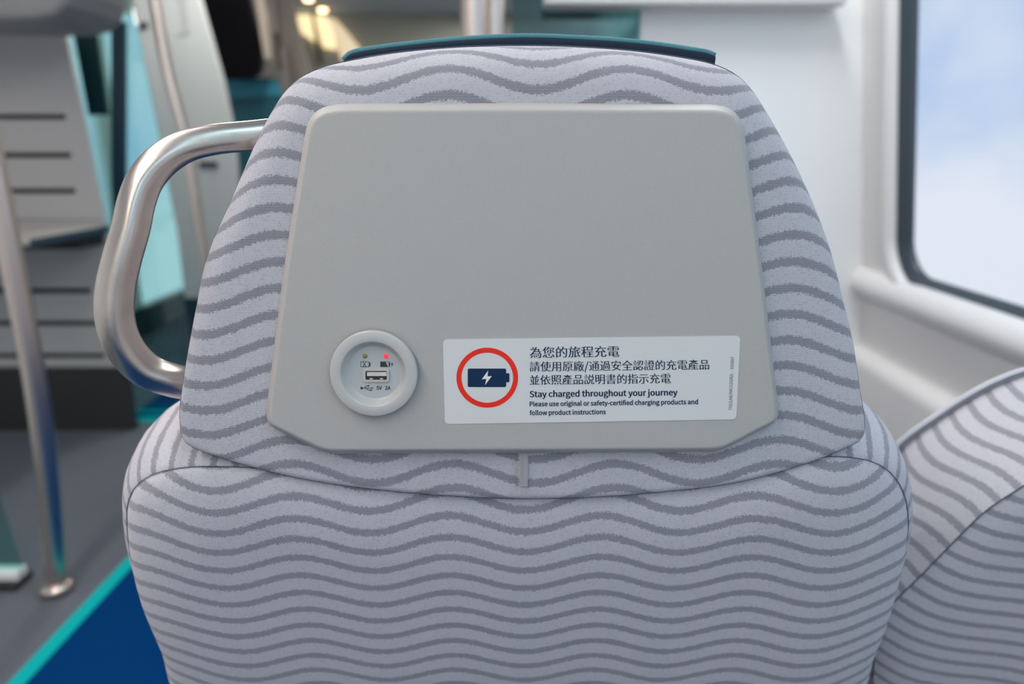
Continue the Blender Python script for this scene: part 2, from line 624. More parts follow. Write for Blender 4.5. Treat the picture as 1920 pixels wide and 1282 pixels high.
# teal glass beside the bulkhead
t = empty('glass_partition', (0.17, 1.97, 0), 'dark teal glass partition beside the white bulkhead behind the steel poles', 'partition')
MB().box(0.0, 0.336, 1.965, 1.977, .05, 2.2).build('glass_pane', M['dark_teal_glass'], t)
MB().box(-.004, 0.336, 1.958, 1.984, 0.0, .05).build('base_rail', M['steel_pole'], t, bev=.004)

# ---- steel poles
def pole(pts, r, label, flange=True, group=None):
    base = pts[-1]
    t = empty('grab_pole', (base.x, base.y, 0), label, 'pole', group)
    tube('pole', catmull(pts, 40, False), r, M['steel_pole'], t, 20)
    if flange:
        tube('floor_flange', [Vector((base.x, base.y, z)) for z in (0.0065, .022, .03)], [r * 1.55, r * 1.55, r * 1.1], M['steel_pole'], t, 24)
    return t


def vpole(px, Y, r, label):
    x = (px - 960) / 1395 * Y
    return pole([Vector((x, Y, CEIL)), Vector((x, Y, 1.6)), Vector((x, Y, .8)), Vector((x, Y, .0065))], r, label, False)


vpole(887, 1.62, .0265, 'left of the two upright steel poles rising behind the headrest top')
vpole(924, 1.70, .0265, 'right of the two upright steel poles, next to the dark teal glass')
pl = [W(-75, 60, 1.6), W(-30, 230, 1.6), W(5, 400, 1.6), W(33, 544, 1.6), W(58, 668, 1.6), W(82, 830, 1.6), W(103, 1085, 1.6)]
pl = [Vector((pl[0].x - .05, 1.6, CEIL))] + pl
pl[-1].z = .0005
pole(pl, .0255, 'bent steel pole standing at the left edge before the slotted rack')
pl = [W(283, -40, 2.70), W(290, 0, 2.70), W(317, 144, 2.7), W(343, 241, 2.7), W(360, 335, 2.7), W(373, 430, 2.7), W(384, 490, 2.7), W(398, 640, 2.7)]
pl = [Vector((pl[0].x - .05, 2.7, CEIL))] + pl + [Vector((pl[-1].x + .01, 2.7, .0065))]
pole(pl, .0225, 'curved steel pole in the vestibule in front of the pale pillar panel')

# ---- low glass draught screen at the left edge
t = empty('glass_screen', (-1.6, 1.62, 0), 'teal glass screen with a white bottom rail at the lower left edge', 'screen')
xa = W(47, 1085, 1.64).x
MB().prism([Vector((xa, 1.63, .045)), Vector((-1.95, 1.63, .045)), Vector((-1.95, 1.63, .75)), Vector((xa - .16, 1.63, .75)), Vector((xa - .03, 1.63, .35))],
           [Vector((xa, 1.642, .045)), Vector((-1.95, 1.642, .045)), Vector((-1.95, 1.642, .75)), Vector((xa - .16, 1.642, .75)), Vector((xa - .03, 1.642, .35))]
           ).build('glass_pane', M['teal_glass'], t)
MB().box(-1.95, xa, 1.615, 1.657, .022, .048).build('top_rail', M['wall'], t, bev=.004)
MB().box(-1.95, xa + .003, 1.60, 1.67, .0, .022).build('foot_rail', M['dark_plinth'], t, bev=.004)


# ---- luggage rack on the left
def slab(pts, Y, th):
    a = [W(x, y, Y) for x, y in pts]
    return MB().prism(a, [p + Vector((0, th, 0)) for p in a])


RY = 2.72
t = empty('luggage_rack', (-1.95, RY, 0), 'grey luggage rack with slotted panels above and below its shelf', 'rack')


def xr_edge(y, x0, y0, x1, y1):
    return x0 + (x1 - x0) * (y - y0) / (y1 - y0)


def slotted(name, ytop, ybot, edge, slots, ends):
    """A panel cut by long horizontal slots that stop short of its right edge."""
    mb = MB()
    lv = [ytop]
    for s_ in slots:
        lv += [s_ - 5, s_ + 5]
    lv.append(ybot)
    for i in range(len(lv) - 1):
        ya, yb = lv[i], lv[i + 1]
        if i % 2 == 0:
            q = [(-140, ya), (edge(ya), ya), (edge(yb), yb), (-140, yb)]
        else:
            xe = ends[i // 2]
            q = [(xe, ya), (edge(ya), ya), (edge(yb), yb), (xe + 1, yb)]
        a = [W(x, y, RY) for x, y in q]
        mb.prism(a, [p + Vector((0, .02, 0)) for p in a])
    return mb.build(name, M['rack'], t)


slotted('slotted_panel', 62, 412, lambda y: xr_edge(y, 122, 62, 194, 412), [219, 291, 358], [123, 133, 141])
slotted('slotted_panel', 414, 688, lambda y: xr_edge(y, 195, 414, 236, 688), [545, 606, 667], [170, 184, 196])
slab([(-160, 60), (118, 62), (190, 412), (232, 690), (-160, 690)], RY + .05, .02).build('dark_backing', M['dark_plinth'], t)
pa, pb = W(-140, 690, RY), W(236, 690, RY)
MB().box(pa.x, pb.x, RY - .01, RY + .03, .0, pa.z).build('plinth', M['dark_plinth'], t, bev=.004)
sh = MB()
sz = W(198, 424, RY).z
sx = W(200, 424, RY).x
sh.box(-2.36, sx, 2.27, RY, sz - .018, sz)
sh.build('shelf', M['rack_pale'], t, bev=.004)
MB().box(sx, sx + .012, 2.27, RY, sz - .024, sz + .004).build('shelf_edge', M['navy_post'], t, bev=.003)
MB().box(-2.36, sx - .02, 2.56, RY, sz - .07, sz - .019).build('shelf_bracket', M['dark_plinth'], t, bev=.004)

# ---- rounded overhead bin above it
pr = [W(-150, -120, 2.69), W(-150, 70, 2.69), W(0, 70, 2.69), W(120, 71, 2.69), W(180, 70, 2.69), W(212, 63, 2.69), W(233, 45, 2.69), W(241, 20, 2.69),
      W(243, -20, 2.69), W(238, -120, 2.69)]
t = empty('overhead_bin', (-1.9, 2.6, 1.55), 'rounded grey overhead luggage bin above the slotted rack', 'luggage bin')
bx = MB().prism(pr, [p - Vector((0, .34, 0)) for p in pr])
bx.build('bin_shell', plain('bin_grey', (.30, .30, .30, 1), .5), t, bev=.03, seg=4)
MB().box(-2.37, pr[4].x, 2.40, 2.66, pr[0].z - .02, CEIL).build('ceiling_bracket', M['rack'], t)

# ---- vestibule: tinted screen with a dark panel, post
GY = 2.90
t = empty('tinted_screen', (-1.5, GY, 0), 'tall teal tinted glass screen between the luggage rack and the pale pillar', 'screen')
a = slab([(115, -30), (236, -30), (258, 60), (298, 255), (328, 430), (345, 560), (356, 772), (240, 772), (190, 412), (150, 190)], GY, .012)
a.build('glass_pane', M['teal_glass'], t)
slab([(138, 66), (180, 66), (202, 216), (166, 216)], GY - .02, .016).build('dark_panel', M['dark_green'], t)
slab([(208, 40), (232, 40), (232, 600), (216, 600), (208, 300)], GY - .03, .025).build('post', M['navy_post'], t)
pa = W(225, 700, GY)
MB().box(W(215, 770, GY).x, W(352, 770, GY).x, GY - .004, GY + .016, 0.0, .012).build('base_rail', M['trim_teal'], t)

# ---- pale pillar panel
PY = 3.60
t = empty('pillar_panel', (-1.5, PY, 0), 'pale grey pillar panel behind the curved vestibule pole', 'panel')
pts = [(236, -60), (358, -60), (376, 0), (418, 150), (436, 235), (445, 310), (452, 420), (456, 560), (346, 560), (330, 430), (297, 255), (258, 60)]
slab(pts, PY, .035).build('panel', M['pillar'], t, bev=.008)
slab([(322, -60), (345, -60), (354, 60), (352, 64), (330, 64), (346, 60)], PY - .004, .004).build('hatch_line', plain('hatch_grey', (.40, .42, .42, 1), .5), t)
slab([(258, 44), (274, 40), (277, 51), (262, 53)], PY - .01, .012).build('handle_recess', M['ink'], t)
slab([(372, 303), (405, 303), (408, 313), (374, 313)], PY - .01, .012).build('handle_recess', M['ink'], t)
q = W(346, 560, PY); q2 = W(456, 560, PY)
MB().box(q.x, q2.x, PY + .005, PY + .03, 0, q.z + .02).build('kick_panel', M['navy_post'], t)

# ---- black glazed panel and teal screen beyond
BY = 4.05
t = empty('black_panel', (-1.5, BY, 0), 'glossy black glazed panel with a rounded lower corner', 'panel')
slab([(350, -60), (448, -60), (466, 0), (482, 55), (490, 100), (491, 122), (484, 138), (468, 147), (440, 149), (408, 149)], BY, .05).build('panel', M['black_gloss'], t)
slab([(470, -60), (480, -60), (500, 30), (508, 110), (496, 110), (488, 60)], BY + .01, .04).build('edge_trim', M['cream'], t)
tp = W(440, -60, BY)
MB().box(tp.x - .05, tp.x, BY + .01, BY + .05, tp.z - .03, CEIL).build('ceiling_bracket', M['cream'], t)
t = empty('teal_screen', (-1.5, BY + .15, 0), 'dark teal screen below the black glazed panel', 'screen')
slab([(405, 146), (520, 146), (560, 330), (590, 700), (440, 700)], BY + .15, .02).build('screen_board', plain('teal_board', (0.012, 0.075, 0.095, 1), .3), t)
slab([(420, 150), (522, 150), (530, 178), (470, 182), (424, 186)], BY + .14, .012).build('lighter_band', plain('teal_band', (0.03, 0.20, 0.26, 1), .3), t)  # lighter teal strip across the top of the screen
q, q2 = W(440, 700, BY + .15), W(590, 700, BY + .15)
MB().box(q.x, q2.x, BY + .15, BY + .17, 0, q.z + .01).build('foot', M['navy_post'], t)

# ---- taupe partition and far end
CY = 4.9
t = empty('taupe_partition', (-1.5, CY, 0), 'taupe partition panel with narrow pale posts at the vestibule end', 'partition')
slab([(440, -80), (540, -80), (550, 0), (562, 71), (579, 124), (600, 220), (640, 700), (520, 700)], CY, .03).build('panel', M['cream'], t)
slab([(493, -80), (506, -80), (521, 60), (512, 60)], CY - .03, .03).build('post', plain('rosy_post', (.48, .38, .34, 1), .4), t)
slab([(525, 90), (534, 90), (548, 190), (538, 190)], CY - .03, .03).build('post', bpy.data.materials['rosy_post'], t)
slab([(506, 0), (516, 0), (530, 130), (522, 130)], CY - .015, .016).build('dark_gap', plain('dark_gap', (.10, .08, .065, 1), .5), t)
q, q2 = W(520, 700, CY), W(640, 700, CY)
MB().box(q.x, q2.x, CY, CY + .03, 0, q.z + .01).build('foot', M['cream'], t)

EYY = 7.25
t = empty('lit_wall_patches', (-1.9, EYY, 1.9), 'warm-lit areas of the far end wall, their light put in as glowing patches', 'light')  # warm-lit wall areas made as glowing patches; no lamp hangs here
slab([(553, 28), (584, 28), (595, 82), (566, 62)], EYY, .05).build('glow_patch', M['warm_wall_glow'], t)
slab([(587, 28), (606, 28), (622, 60), (628, 92), (606, 88)], EYY, .05).build('glow_patch', M['warm_wall_glow'], t)
slab([(606, 28), (628, 36), (650, 60), (690, 112), (640, 112), (625, 60)], EYY + .005, .045).build('glow_patch', emit('warm_glow', (1.0, 0.78, 0.48, 1), .75), t)
slab([(582, 18), (587, 18), (604, 120), (598, 120)], EYY - .03, .03).build('mullion', M['dark_plinth'], t)
for px, py, nm in ((605, 17, 'round warm downlight on the far ceiling, nearer the end wall'), (578, -3, 'round warm downlight cut by the top edge of the picture')):
    r = ray(px, py)
    p = EYE + r * ((CEIL - .012 - EYE.z) / r.z)
    t = empty('downlight', (p.x, p.y, CEIL), nm, 'light')
    tube('rim', [Vector((p.x, p.y, CEIL)), Vector((p.x, p.y, CEIL - .012))], .05, M['steel_pole'], t, 24)
    tube('lens', [Vector((p.x, p.y, CEIL - .012)), Vector((p.x, p.y, CEIL - .03))], .038, M['down_lamp'], t, 24)


# ------------------------------------------------------------------ the seat
class Surf:
    """A sheet swept across the seat: a profile (y, z) going down, with depth d measured into the seat."""

    def __init__(s, xc, p0, leans):
        # leans: list of (v, lean in degrees), v measured down from p0
        s.xc = xc
        s.tab = []
        step = .002
        y, z, vv = p0[0], p0[1], 0.0

        def lean(q):
            if q <= leans[0][0]:
                return math.radians(leans[0][1])
            for (a, la), (b_, lb) in zip(leans, leans[1:]):
                if q <= b_:
                    return math.radians(la + (lb - la) * (q - a) / (b_ - a))
            return math.radians(leans[-1][1])
        up = []
        while vv > -.6:
            a = lean(vv)
            up.append((vv, y, z, a))
            y -= math.sin(a) * step; z += math.cos(a) * step; vv -= step
        y, z, vv = p0[0], p0[1], 0.0
        dn = []
        while vv < .9:
            a = lean(vv)
            y += math.sin(a) * step; z -= math.cos(a) * step; vv += step
            dn.append((vv, y, z, a))
        s.tab = up[::-1] + dn
        s.v0, s.step = s.tab[0][0], step

    def at(s, u, v, d=0.0):
        k = (v - s.v0) / s.step
        i = max(0, min(len(s.tab) - 2, int(k)))
        t = k - i
        a, b_ = s.tab[i], s.tab[i + 1]
        y = a[1] + (b_[1] - a[1]) * t
        z = a[2] + (b_[2] - a[2]) * t
        al = a[3] + (b_[3] - a[3]) * t
        return Vector((s.xc + u, y + math.cos(al) * d, z + math.sin(al) * d))

    def hit(s, px, py, d=0.0):
        """Where the sight line through a photo point meets the sheet at depth d -> (u, v)."""
        r = ray(px, py)
        lo, hi = s.tab[0][0], s.tab[-1][0]

        def g(v):
            p = s.at(0, v, d)
            zz = EYE.z + r.z * p.y / r.y
            return p.z - zz
        for _ in range(50):
            m = (lo + hi) / 2
            if g(m) > 0:
                lo = m
            else:
                hi = m
        v = (lo + hi) / 2
        p = s.at(0, v, d)
        return Vector((r.x * p.y / r.y - s.xc, v))


def D_at(px, py, D):
    return EYE + ray(px, py) * D


pH = D_at(985, 520, .445)
pB = D_at(984, 915, .498)
XC = pH.x
SH = Surf(XC, (pH.y, pH.z), [(0, -5.6), (1, -5.6)])
SB = Surf(D_at(984, 915, .498).x, (pB.y, pB.z), [(0, 6.0), (.14, 11.0), (.2, 17.0), (1, 15.0)])


def normals2(pts):
    n = len(pts)
    out = []
    area = sum(pts[i].x * pts[(i + 1) % n].y - pts[(i + 1) % n].x * pts[i].y for i in range(n))
    sg = 1 if area > 0 else -1
    for i in range(n):
        t = (pts[(i + 1) % n] - pts[i - 1]).normalized()
        out.append(Vector((t.y, -t.x)) * sg)
    return out


def loft(name, surf, rings, m, parent, uvs, close_first=True, close_last=False, center=None, smooth=True):
    """rings: list of lists of (uv-point, depth). Grid of quads between them, optional fan over the first ring."""
    v, f, uv = [], [], []
    n = len(rings[0])
    for ri, R_ in enumerate(rings):
        for i, (p, d) in enumerate(R_):
            v.append(surf.at(p.x, p.y, d))
            uv.append(uvs[ri][i])
    for q in range(len(rings) - 1):
        for i in range(n):
            j = (i + 1) % n
            f.append((q * n + i, q * n + j, (q + 1) * n + j, (q + 1) * n + i))
    if close_first:
        c, dc = center
        v.append(surf.at(c.x, c.y, dc)); uv.append((c.x, -c.y))
        k = len(v) - 1
        for i in range(n):
            f.append((i, k, (i + 1) % n))
    if close_last:
        f.append(tuple((len(rings) - 1) * n + i for i in range(n)))
    return mk(name, v, f, m, parent, smooth, uv)


def fill_rings(pts, dep, c, fr=(.15, .3, .45, .6, .75, .88)):
    """rings from the middle outwards; the sheet follows the surface so it stays curved"""
    return [[(c.lerp(p, k), dep) for p in pts] for k in fr]


seat = empty('train_seat', (SB.xc, pB.y + .2, 0), 'light grey wavy striped seat seen from behind, with socket and sticker on its headrest', 'seat')

# ---- backrest
seam_px = [(262, 1110), (246, 1040), (240, 980), (241, 945), (256, 912), (290, 889), (345, 877), (400, 875), (480, 878), (590, 889), (700, 903),
           (840, 915), (984, 920), (1130, 916), (1250, 906), (1370, 892), (1450, 874), (1530, 858), (1595, 858), (1640, 868), (1672, 890), (1693, 925),
           (1701, 965), (1699, 1010), (1688, 1070), (1668, 1145), (1640, 1220), (1612, 1300),
           None, (333, 1300), (302, 1210)]
seam_pts = []
for q in seam_px:
    if q is None:
        seam_pts += [Vector(p) for p in ((.268, .32), (.264, .44), (.255, .54), (.20, .58), (0, .585), (-.20, .58), (-.255, .54), (-.264, .44), (-.268, .32))]
    else:
        seam_pts.append(SB.hit(q[0], q[1], .004))
seam = catmull(seam_pts, 220)
nr = normals2(seam)
# the sides roll away deeply, the top edge under the headrest stays nearly flush
sd = [.004 - (.020 * (1 - abs(q.x)) if q.y < 0 else 0.0) for q in nr]
for _ in range(10):
    sd = [(sd[i - 1] + sd[i] + sd[(i + 1) % len(sd)]) / 3 for i in range(len(sd))]
for i, p in enumerate(seam):
    rel = SB.at(p.x, p.y, .004) - EYE
    D_ = rel.dot(Vector((0, CT, -ST)))
    seam[i] = SB.hit(960 + F * rel.x / D_, 641 + F * rel.dot(Vector((0, -ST, -CT))) / D_, sd[i])
nr = normals2(seam)
cB = Vector((0.0, .25))
# wave phase so a stripe crest lies where the photo has one
hb = SB.hit(843, 973, -.026)
phB = .5 - ((-hb.y) + AMP * math.cos(2 * PI * hb.x / WAVE)) / STRIPE
M['fab_back'] = fabric('striped_fabric_back', phB)
M['fab_band'] = fabric('striped_fabric_band', .15, amp=.0022, duty=.31)
hh = SH.hit(990, 168, .002)
phH = .5 - ((-hh.y) + .0070 * math.cos(2 * PI * hh.x / .1110 - .40)) / .0172
M['fab_head'] = fabric('striped_fabric_head', phH, amp=.0070, wavelen=.1110, pitch=.0172, wavephase=-.40)

ins = lambda k: [p - q * k for p, q in zip(seam, nr)]
BI, BD = .072, .0310
rin = lambda k: [p + (cB - p).normalized() * k for p in seam]
inner = rin(BI)
rings = fill_rings(inner, .004 - BD, cB)
for k in range(0, 11):
    a = k / 10 * math.radians(80)
    w_ = math.sin(a) / math.sin(math.radians(80))
    h_ = (1 - math.cos(a)) / (1 - math.cos(math.radians(80)))
    rings.append([(p, .004 - BD + (BD - .004 + e) * h_) for p, e in zip(rin(BI * (1 - w_)), sd)])
rings.append([(p, .006 + e) for p, e in zip(ins(-.0005), sd)])
uvs = [[(p.x, -p.y) for p, d in R_] for R_ in rings]
loft('backrest', SB, rings, M['fab_back'], seat, uvs, True, False, (cB, .004 - BD))
# the band between the back panel and the front of the seat
arc = [0.0]
for i in range(len(seam)):
    arc.append(arc[-1] + (seam[(i + 1) % len(seam)] - seam[i]).length)
bo = [(.004, -.0002), (.0045, .0015), (.009, .0055), (.018, .0115), (.030, .0170), (.045, .0210), (.060, .0235), (.075, .0235), (.090, .0200), (.102, .0120), (.108, .0)]
slim = lambda p: 1 - .7 * min(max((p.y - .07) / .08, 0), 1)
bring = [[(p + q * o_ * slim(p), d - (.004 - e) * max(0, 1 - d / .1)) for p, q, e in zip(seam, nr, sd)] for d, o_ in bo]
dist_ = [0.0]
for (d0, o0), (d1, o1) in zip(bo, bo[1:]):
    dist_.append(dist_[-1] + math.hypot(d1 - d0, o1 - o0))
buv = [[(s_, arc[i]) for i in range(len(seam))] for s_ in dist_]
loft('shoulder_band', SB, bring, M['fab_band'], seat, buv, False, True)
sp_ = [SB.at(p.x, p.y, e - .0004) for p, e in zip(ins(-.0006), sd)]
tube('seam_piping', sp_ + [sp_[0]], .00034, M['seam'], seat, 8, cap=False)

# ---- headrest
head_px = [(362, 806), (357, 760), (360, 700), (366, 640), (373, 580), (385, 505), (401, 450), (426, 390), (455, 318), (481, 255), (506, 205), (531, 166), (562, 138),
           (602, 120), (650, 108), (720, 95), (800, 86), (900, 80), (1000, 79), (1100, 82), (1200, 90), (1290, 103), (1340, 114), (1385, 135), (1415, 165),
           (1441, 207), (1471, 262), (1500, 322), (1530, 395), (1555, 470), (1575, 560), (1588, 640), (1594, 720), (1599, 795), (1592, 812), (1560, 828), (1500, 852), (1370, 888),
           (1230, 906), (1110, 915), (984, 918), (850, 913), (720, 902), (590, 884), (480, 858), (400, 833), (370, 818)]
H_pre = [SH.hit(x, y, .02) for x, y in head_px]
head = catmull(H_pre, 260)
hn = normals2(head)
# softer roll at the top, tight fold at the bottom corners
top_v, bot_v = min(p.y for p in head), max(p.y for p in head)


def roll(p):
    k = (p.y - top_v) / (bot_v - top_v)
    if k < .55:
        return .034 - .014 * (k / .55)
    return .020 - .0145 * min((k - .55) / .25, 1)


hr = [roll(p) for p in head]
rings, uvs = [], []
cH = Vector((0, (top_v + bot_v) / 2))


def hring(a):
    out, uvr = [], []
    for p, q, r in zip(head, hn, hr):
        e = p - q * r * (1 - math.sin(a))
        out.append((e, r * (1 - math.cos(a))))
        ue = p - q * (r - r * a)               # cloth length over the roll
        uvr.append((ue.x, -ue.y))
    return out, uvr


r0, u0 = hring(0)
base0 = [p for p, d in r0]
for R_ in fill_rings(base0, 0.0, cH):
    rings.append(R_); uvs.append([(p.x, -p.y) for p, d in R_])
for k in range(0, 9):
    a = PI / 2 * k / 8
    R_, U_ = hring(a)
    rings.append(R_)
    if k == 0:
        U_ = [(p.x, -p.y) for p, d in R_]
    uvs.append(U_)
for dd, oo in ((.030, 0), (.045, -.001), (.060, -.003), (.080, -.009), (.09, -.02)):
    rings.append([(p + q * oo, r + dd) for p, q, r in zip(head, hn, hr)])
    uvs.append([((p + q * (r * .57 + dd)).x, -(p + q * (r * .57 + dd)).y) for p, q, r in zip(head, hn, hr)])
hd = loft('headrest', SH, rings, M['fab_head'], seat, uvs, True, True, (cH, 0))
# thin stitched line along the edge of the headrest cover
st = [SH.at((p + q * .0003).x, (p + q * .0003).y, r * .86) for p, q, r in zip(head, hn, hr)]
tube('edge_stitching', st + [st[0]], .00028, M['seam'], hd, 6, cap=False)

# overlocked join under the plate
ov = MB()


def hp(px, py, d):
    q = SH.hit(px, py, d)
    return SH.at(q.x, q.y, d)


def quad_px(mb, pts, d, th=.0006):
    a = [hp(x, y, d) for x, y in pts]
    c = [hp(x, y, d + th) for x, y in pts]
    mb.prism(a, c)


quad_px(ov, [(974, 842), (991, 842), (990, 912), (975, 912)], -.0022, .002)
o = ov.build('overlock_seam', plain('fabric_fold', (.43, .42, .47, 1), .9), hd, bev=.0006)
ov = MB()
for k in range(22):
    y = 846 + k * 3.0
    quad_px(ov, [(971 + (k % 2), y), (980, y + 1), (980, y + 2.3), (971 + (k % 2), y + 1.3)], -.0032, .0006)
    quad_px(ov, [(981, y + .4), (986.5 + 1.5 * (k % 2), y + 1.2), (986.5, y + 2.4), (981, y + 1.6)], -.0032, .0006)
ov.build('overlock_stitches', M['seam_light'], hd)

# ---- teal head cover laid over the headrest top, only its rolled edge shows
DE = .062
edge_px = [(646, 112), (656, 101), (680, 94), (720, 88), (790, 80), (870, 73), (940, 69), (1000, 68), (1080, 71), (1160, 76), (1230, 83), (1290, 92), (1325, 98), (1339, 104)]
ep = catmull([SH.hit(x, y + 3, DE) for x, y in edge_px], 90, False)
v, f = [], []
prof_c = [(.0006, DE - .004), (.0030, DE - .0035), (.0090, DE - .0015), (.020, DE + .004), (.06, DE + .030), (.12, DE + .036), (.12, DE + .040), (.06, DE + .034), (.020, DE + .009), (.006, DE + .004), (.0, DE)]
for p in ep:
    for dv, d in prof_c:
        v.append(SH.at(p.x, p.y + dv, d))
k_ = len(prof_c)
for i in range(len(ep) - 1):
    for j in range(k_):
        j2 = (j + 1) % k_
        f.append((i * k_ + j, i * k_ + j2, (i + 1) * k_ + j2, (i + 1) * k_ + j))
f += [tuple(range(k_)), tuple((len(ep) - 1) * k_ + j for j in range(k_ - 1, -1, -1))]
hc = mk('head_cover', v, f, M['navy_cloth'], seat)
tube('rolled_edge', [SH.at(p.x, p.y - .0002, DE - .0005) for p in ep], .0026, M['teal_cloth'], hc, 12)

# ---- steel grab handle on the aisle side
hpx = [(560, 248, .06), (520, 250, .052), (470, 255, .045), (400, 262, .036), (345, 276, .029), (303, 302, .023), (273, 337, .018), (257, 376, .014), (245, 430, .010),
       (229, 485, .007), (217, 540, .006), (214.5, 585, .006), (224, 630, .009), (246, 668, .014), (278, 696, .021), (325, 713, .030), (375, 722, .040), (430, 728, .050), (470, 730, .055)]
hw = [54, 54, 54, 54, 54, 55, 55, 56, 57, 58, 59, 59, 58, 57, 56, 55, 54, 54, 54]
P3, RR = [], []
for (x, y, d), ww in zip(hpx, hw):
    p = hp(x, y, d)
    P3.append(p)
    D = (p - EYE).dot(Vector((0, CT, -ST)))
    RR.append(ww / 2 * D / F)
hpth = catmull(P3, 120, False)
rr = []
for i in range(120):
    # radius follows the nearest path points
    best = sorted(range(len(P3)), key=lambda k: (P3[k] - hpth[i]).length)[:2]
    da, db = (P3[best[0]] - hpth[i]).length, (P3[best[1]] - hpth[i]).length
    rr.append((RR[best[0]] * db + RR[best[1]] * da) / (da + db))
for _ in range(6):
    rr = [rr[0]] + [(rr[i - 1] + rr[i] + rr[i + 1]) / 3 for i in range(1, 119)] + [rr[-1]]
tube('grab_handle', hpth, rr, M['steel'], seat, 40, shape=2.7, aspect=1.10, ref=Vector((.25, 1, 0)).normalized())

# ---- moulded plate on the back of the headrest
plate_px = [(640, 193), (985, 192), (1335, 194), (1363, 198), (1383, 210), (1394, 230), (1399, 255), (1404, 290), (1432, 510), (1458, 735), (1462, 770), (1461, 786), (1450, 797), (1410, 817), (1370, 838), (1356, 845), (1336, 849), (985, 851),
            (625, 852), (606, 849), (590, 842), (550, 823), (509, 803), (500, 796), (497, 784), (500, 745), (530, 505), (557, 330), (568, 262), (574, 232), (585, 212), (604, 199)]


def dens(pts, step=14):
    out = []
    n = len(pts)
    for i in range(n):
        a, b_ = Vector(pts[i]), Vector(pts[(i + 1) % n])
        k = max(1, int((b_ - a).length / step))
        for q in range(k):
            out.append(a.lerp(b_, q / k))
    return out


pd = [SH.hit(p.x, p.y, -.004) for p in dens(plate_px, 8)]
for _ in range(1):
    pd = [(pd[i - 1] + pd[i] * 2 + pd[(i + 1) % len(pd)]) / 4 for i in range(len(pd))]
pn = normals2(pd)
PT = -.0105                              # front face of the plate
cP = Vector((0, sum(p.y for p in pd) / len(pd)))
pins = lambda k: [p - q * k for p, q in zip(pd, pn)]
core = pins(.0075)
rings = [[(cP.lerp(p, k), PT) for p in core] for k in (.2, .4, .6, .8, .95)]
rings += [[(p, d) for p in pins(k)] for k, d in ((.0075, PT), (.0064, PT), (.0056, PT + .0002), (.0049, PT + .0007), (.0042, PT + .0015), (.0020, PT + .0046), (.0010, PT + .0062), (.0003, PT + .0077), (0, PT + .0092), (.0004, PT + .0125))]
uvs = [[(p.x, -p.y) for p, d in R_] for R_ in rings]
loft('back_plate', SH, rings, M['plate'], seat, uvs, True, True, (cP, PT))


# ---- flat graphics on the plate
def disc_px(cx, cy, rx, ry, n=48):
    return [(cx + rx * math.cos(2 * PI * k / n), cy + ry * math.sin(2 * PI * k / n)) for k in range(n)]


def rr_px(x0, y0, x1, y1, r, n=6):
    out = []
    for cx, cy, a0 in ((x1 - r, y1 - r, 0), (x0 + r, y1 - r, 90), (x0 + r, y0 + r, 180), (x1 - r, y0 + r, 270)):
        for k in range(n + 1):
            a = math.radians(a0 + 90 * k / n)
            out.append((cx + r * math.cos(a), cy + r * math.sin(a)))
    return out


def flat(name, polys, d, m, parent, th=.0002):
    mb = MB()
    for pts in polys:
        mb.prism([hp(x, y, d) for x, y in pts], [hp(x, y, d + th) for x, y in pts])
    return mb.build(name, m, parent)


def ring_mb(outer, inner, d, th=.0002):
    v = [hp(x, y, d) for x, y in outer] + [hp(x, y, d) for x, y in inner] + [hp(x, y, d + th) for x, y in inner] + [hp(x, y, d + th) for x, y in outer]
    n = len(outer)
    f = []
    for a, b_ in ((0, 1), (1, 2), (2, 3), (3, 0)):
        for i in range(n):
            j = (i + 1) % n
            f.append((a * n + i, a * n + j, b_ * n + j, b_ * n + i))
    return v, f


# the sticker is stuck on slightly askew: a map from its upright layout (photo pixels at its left end) to the photo
def slope(pts):
    return [(x, y) for x, y in pts]


def stick_outline():
    c = [(830.5, 636), (1388, 629), (1380.5, 786), (834, 795)]
    out = []
    r = 9
    for i in range(4):
        p, a, b_ = Vector(c[i]), Vector(c[i - 1]), Vector(c[(i + 1) % 4])
        u_, w_ = (a - p).normalized(), (b_ - p).normalized()
        s_, e_ = p + u_ * r, p + w_ * r
        for k in range(7):
            t = k / 6
            out.append(tuple(s_ * (1 - t) ** 2 + p * 2 * t * (1 - t) + e_ * t * t))
    return out


SD = PT - .0004
sticker = flat('sticker', [stick_outline()], SD, M['sticker'], seat, .0004)
v, f = ring_mb(disc_px(913.6, 707.8, 57.8, 56.2, 72), disc_px(913.6, 707.8, 48.4, 46.9, 72), SD - .0002)
mk('warning_ring', v, f, M['red'], sticker, False)
flat('battery_symbol', [rr_px(877, 690.8, 949, 725.4, 3), [(948.5, 699.5), (953.5, 699.5), (955.2, 701), (955.2, 715), (953.5, 716.5), (948.5, 716.5)]], SD - .0002, M['navy'], sticker)
z8 = lambda x, y: (820 + x / 3.2, 610 + y / 3.2)
flat('lightning_bolt', [[z8(305, 270), z8(267, 323), z8(294, 320), z8(286, 358), z8(327, 303), z8(301, 306)]], SD - .0004, M['paint_white'], sticker)

FONT_CJK = None
try:
    import os
    fp = os.path.join(bpy.utils.system_resource('DATAFILES'), 'fonts', 'Noto Sans CJK Regular.woff2')
    FONT_CJK = bpy.data.fonts.load(fp)
except Exception:
    FONT_CJK = None


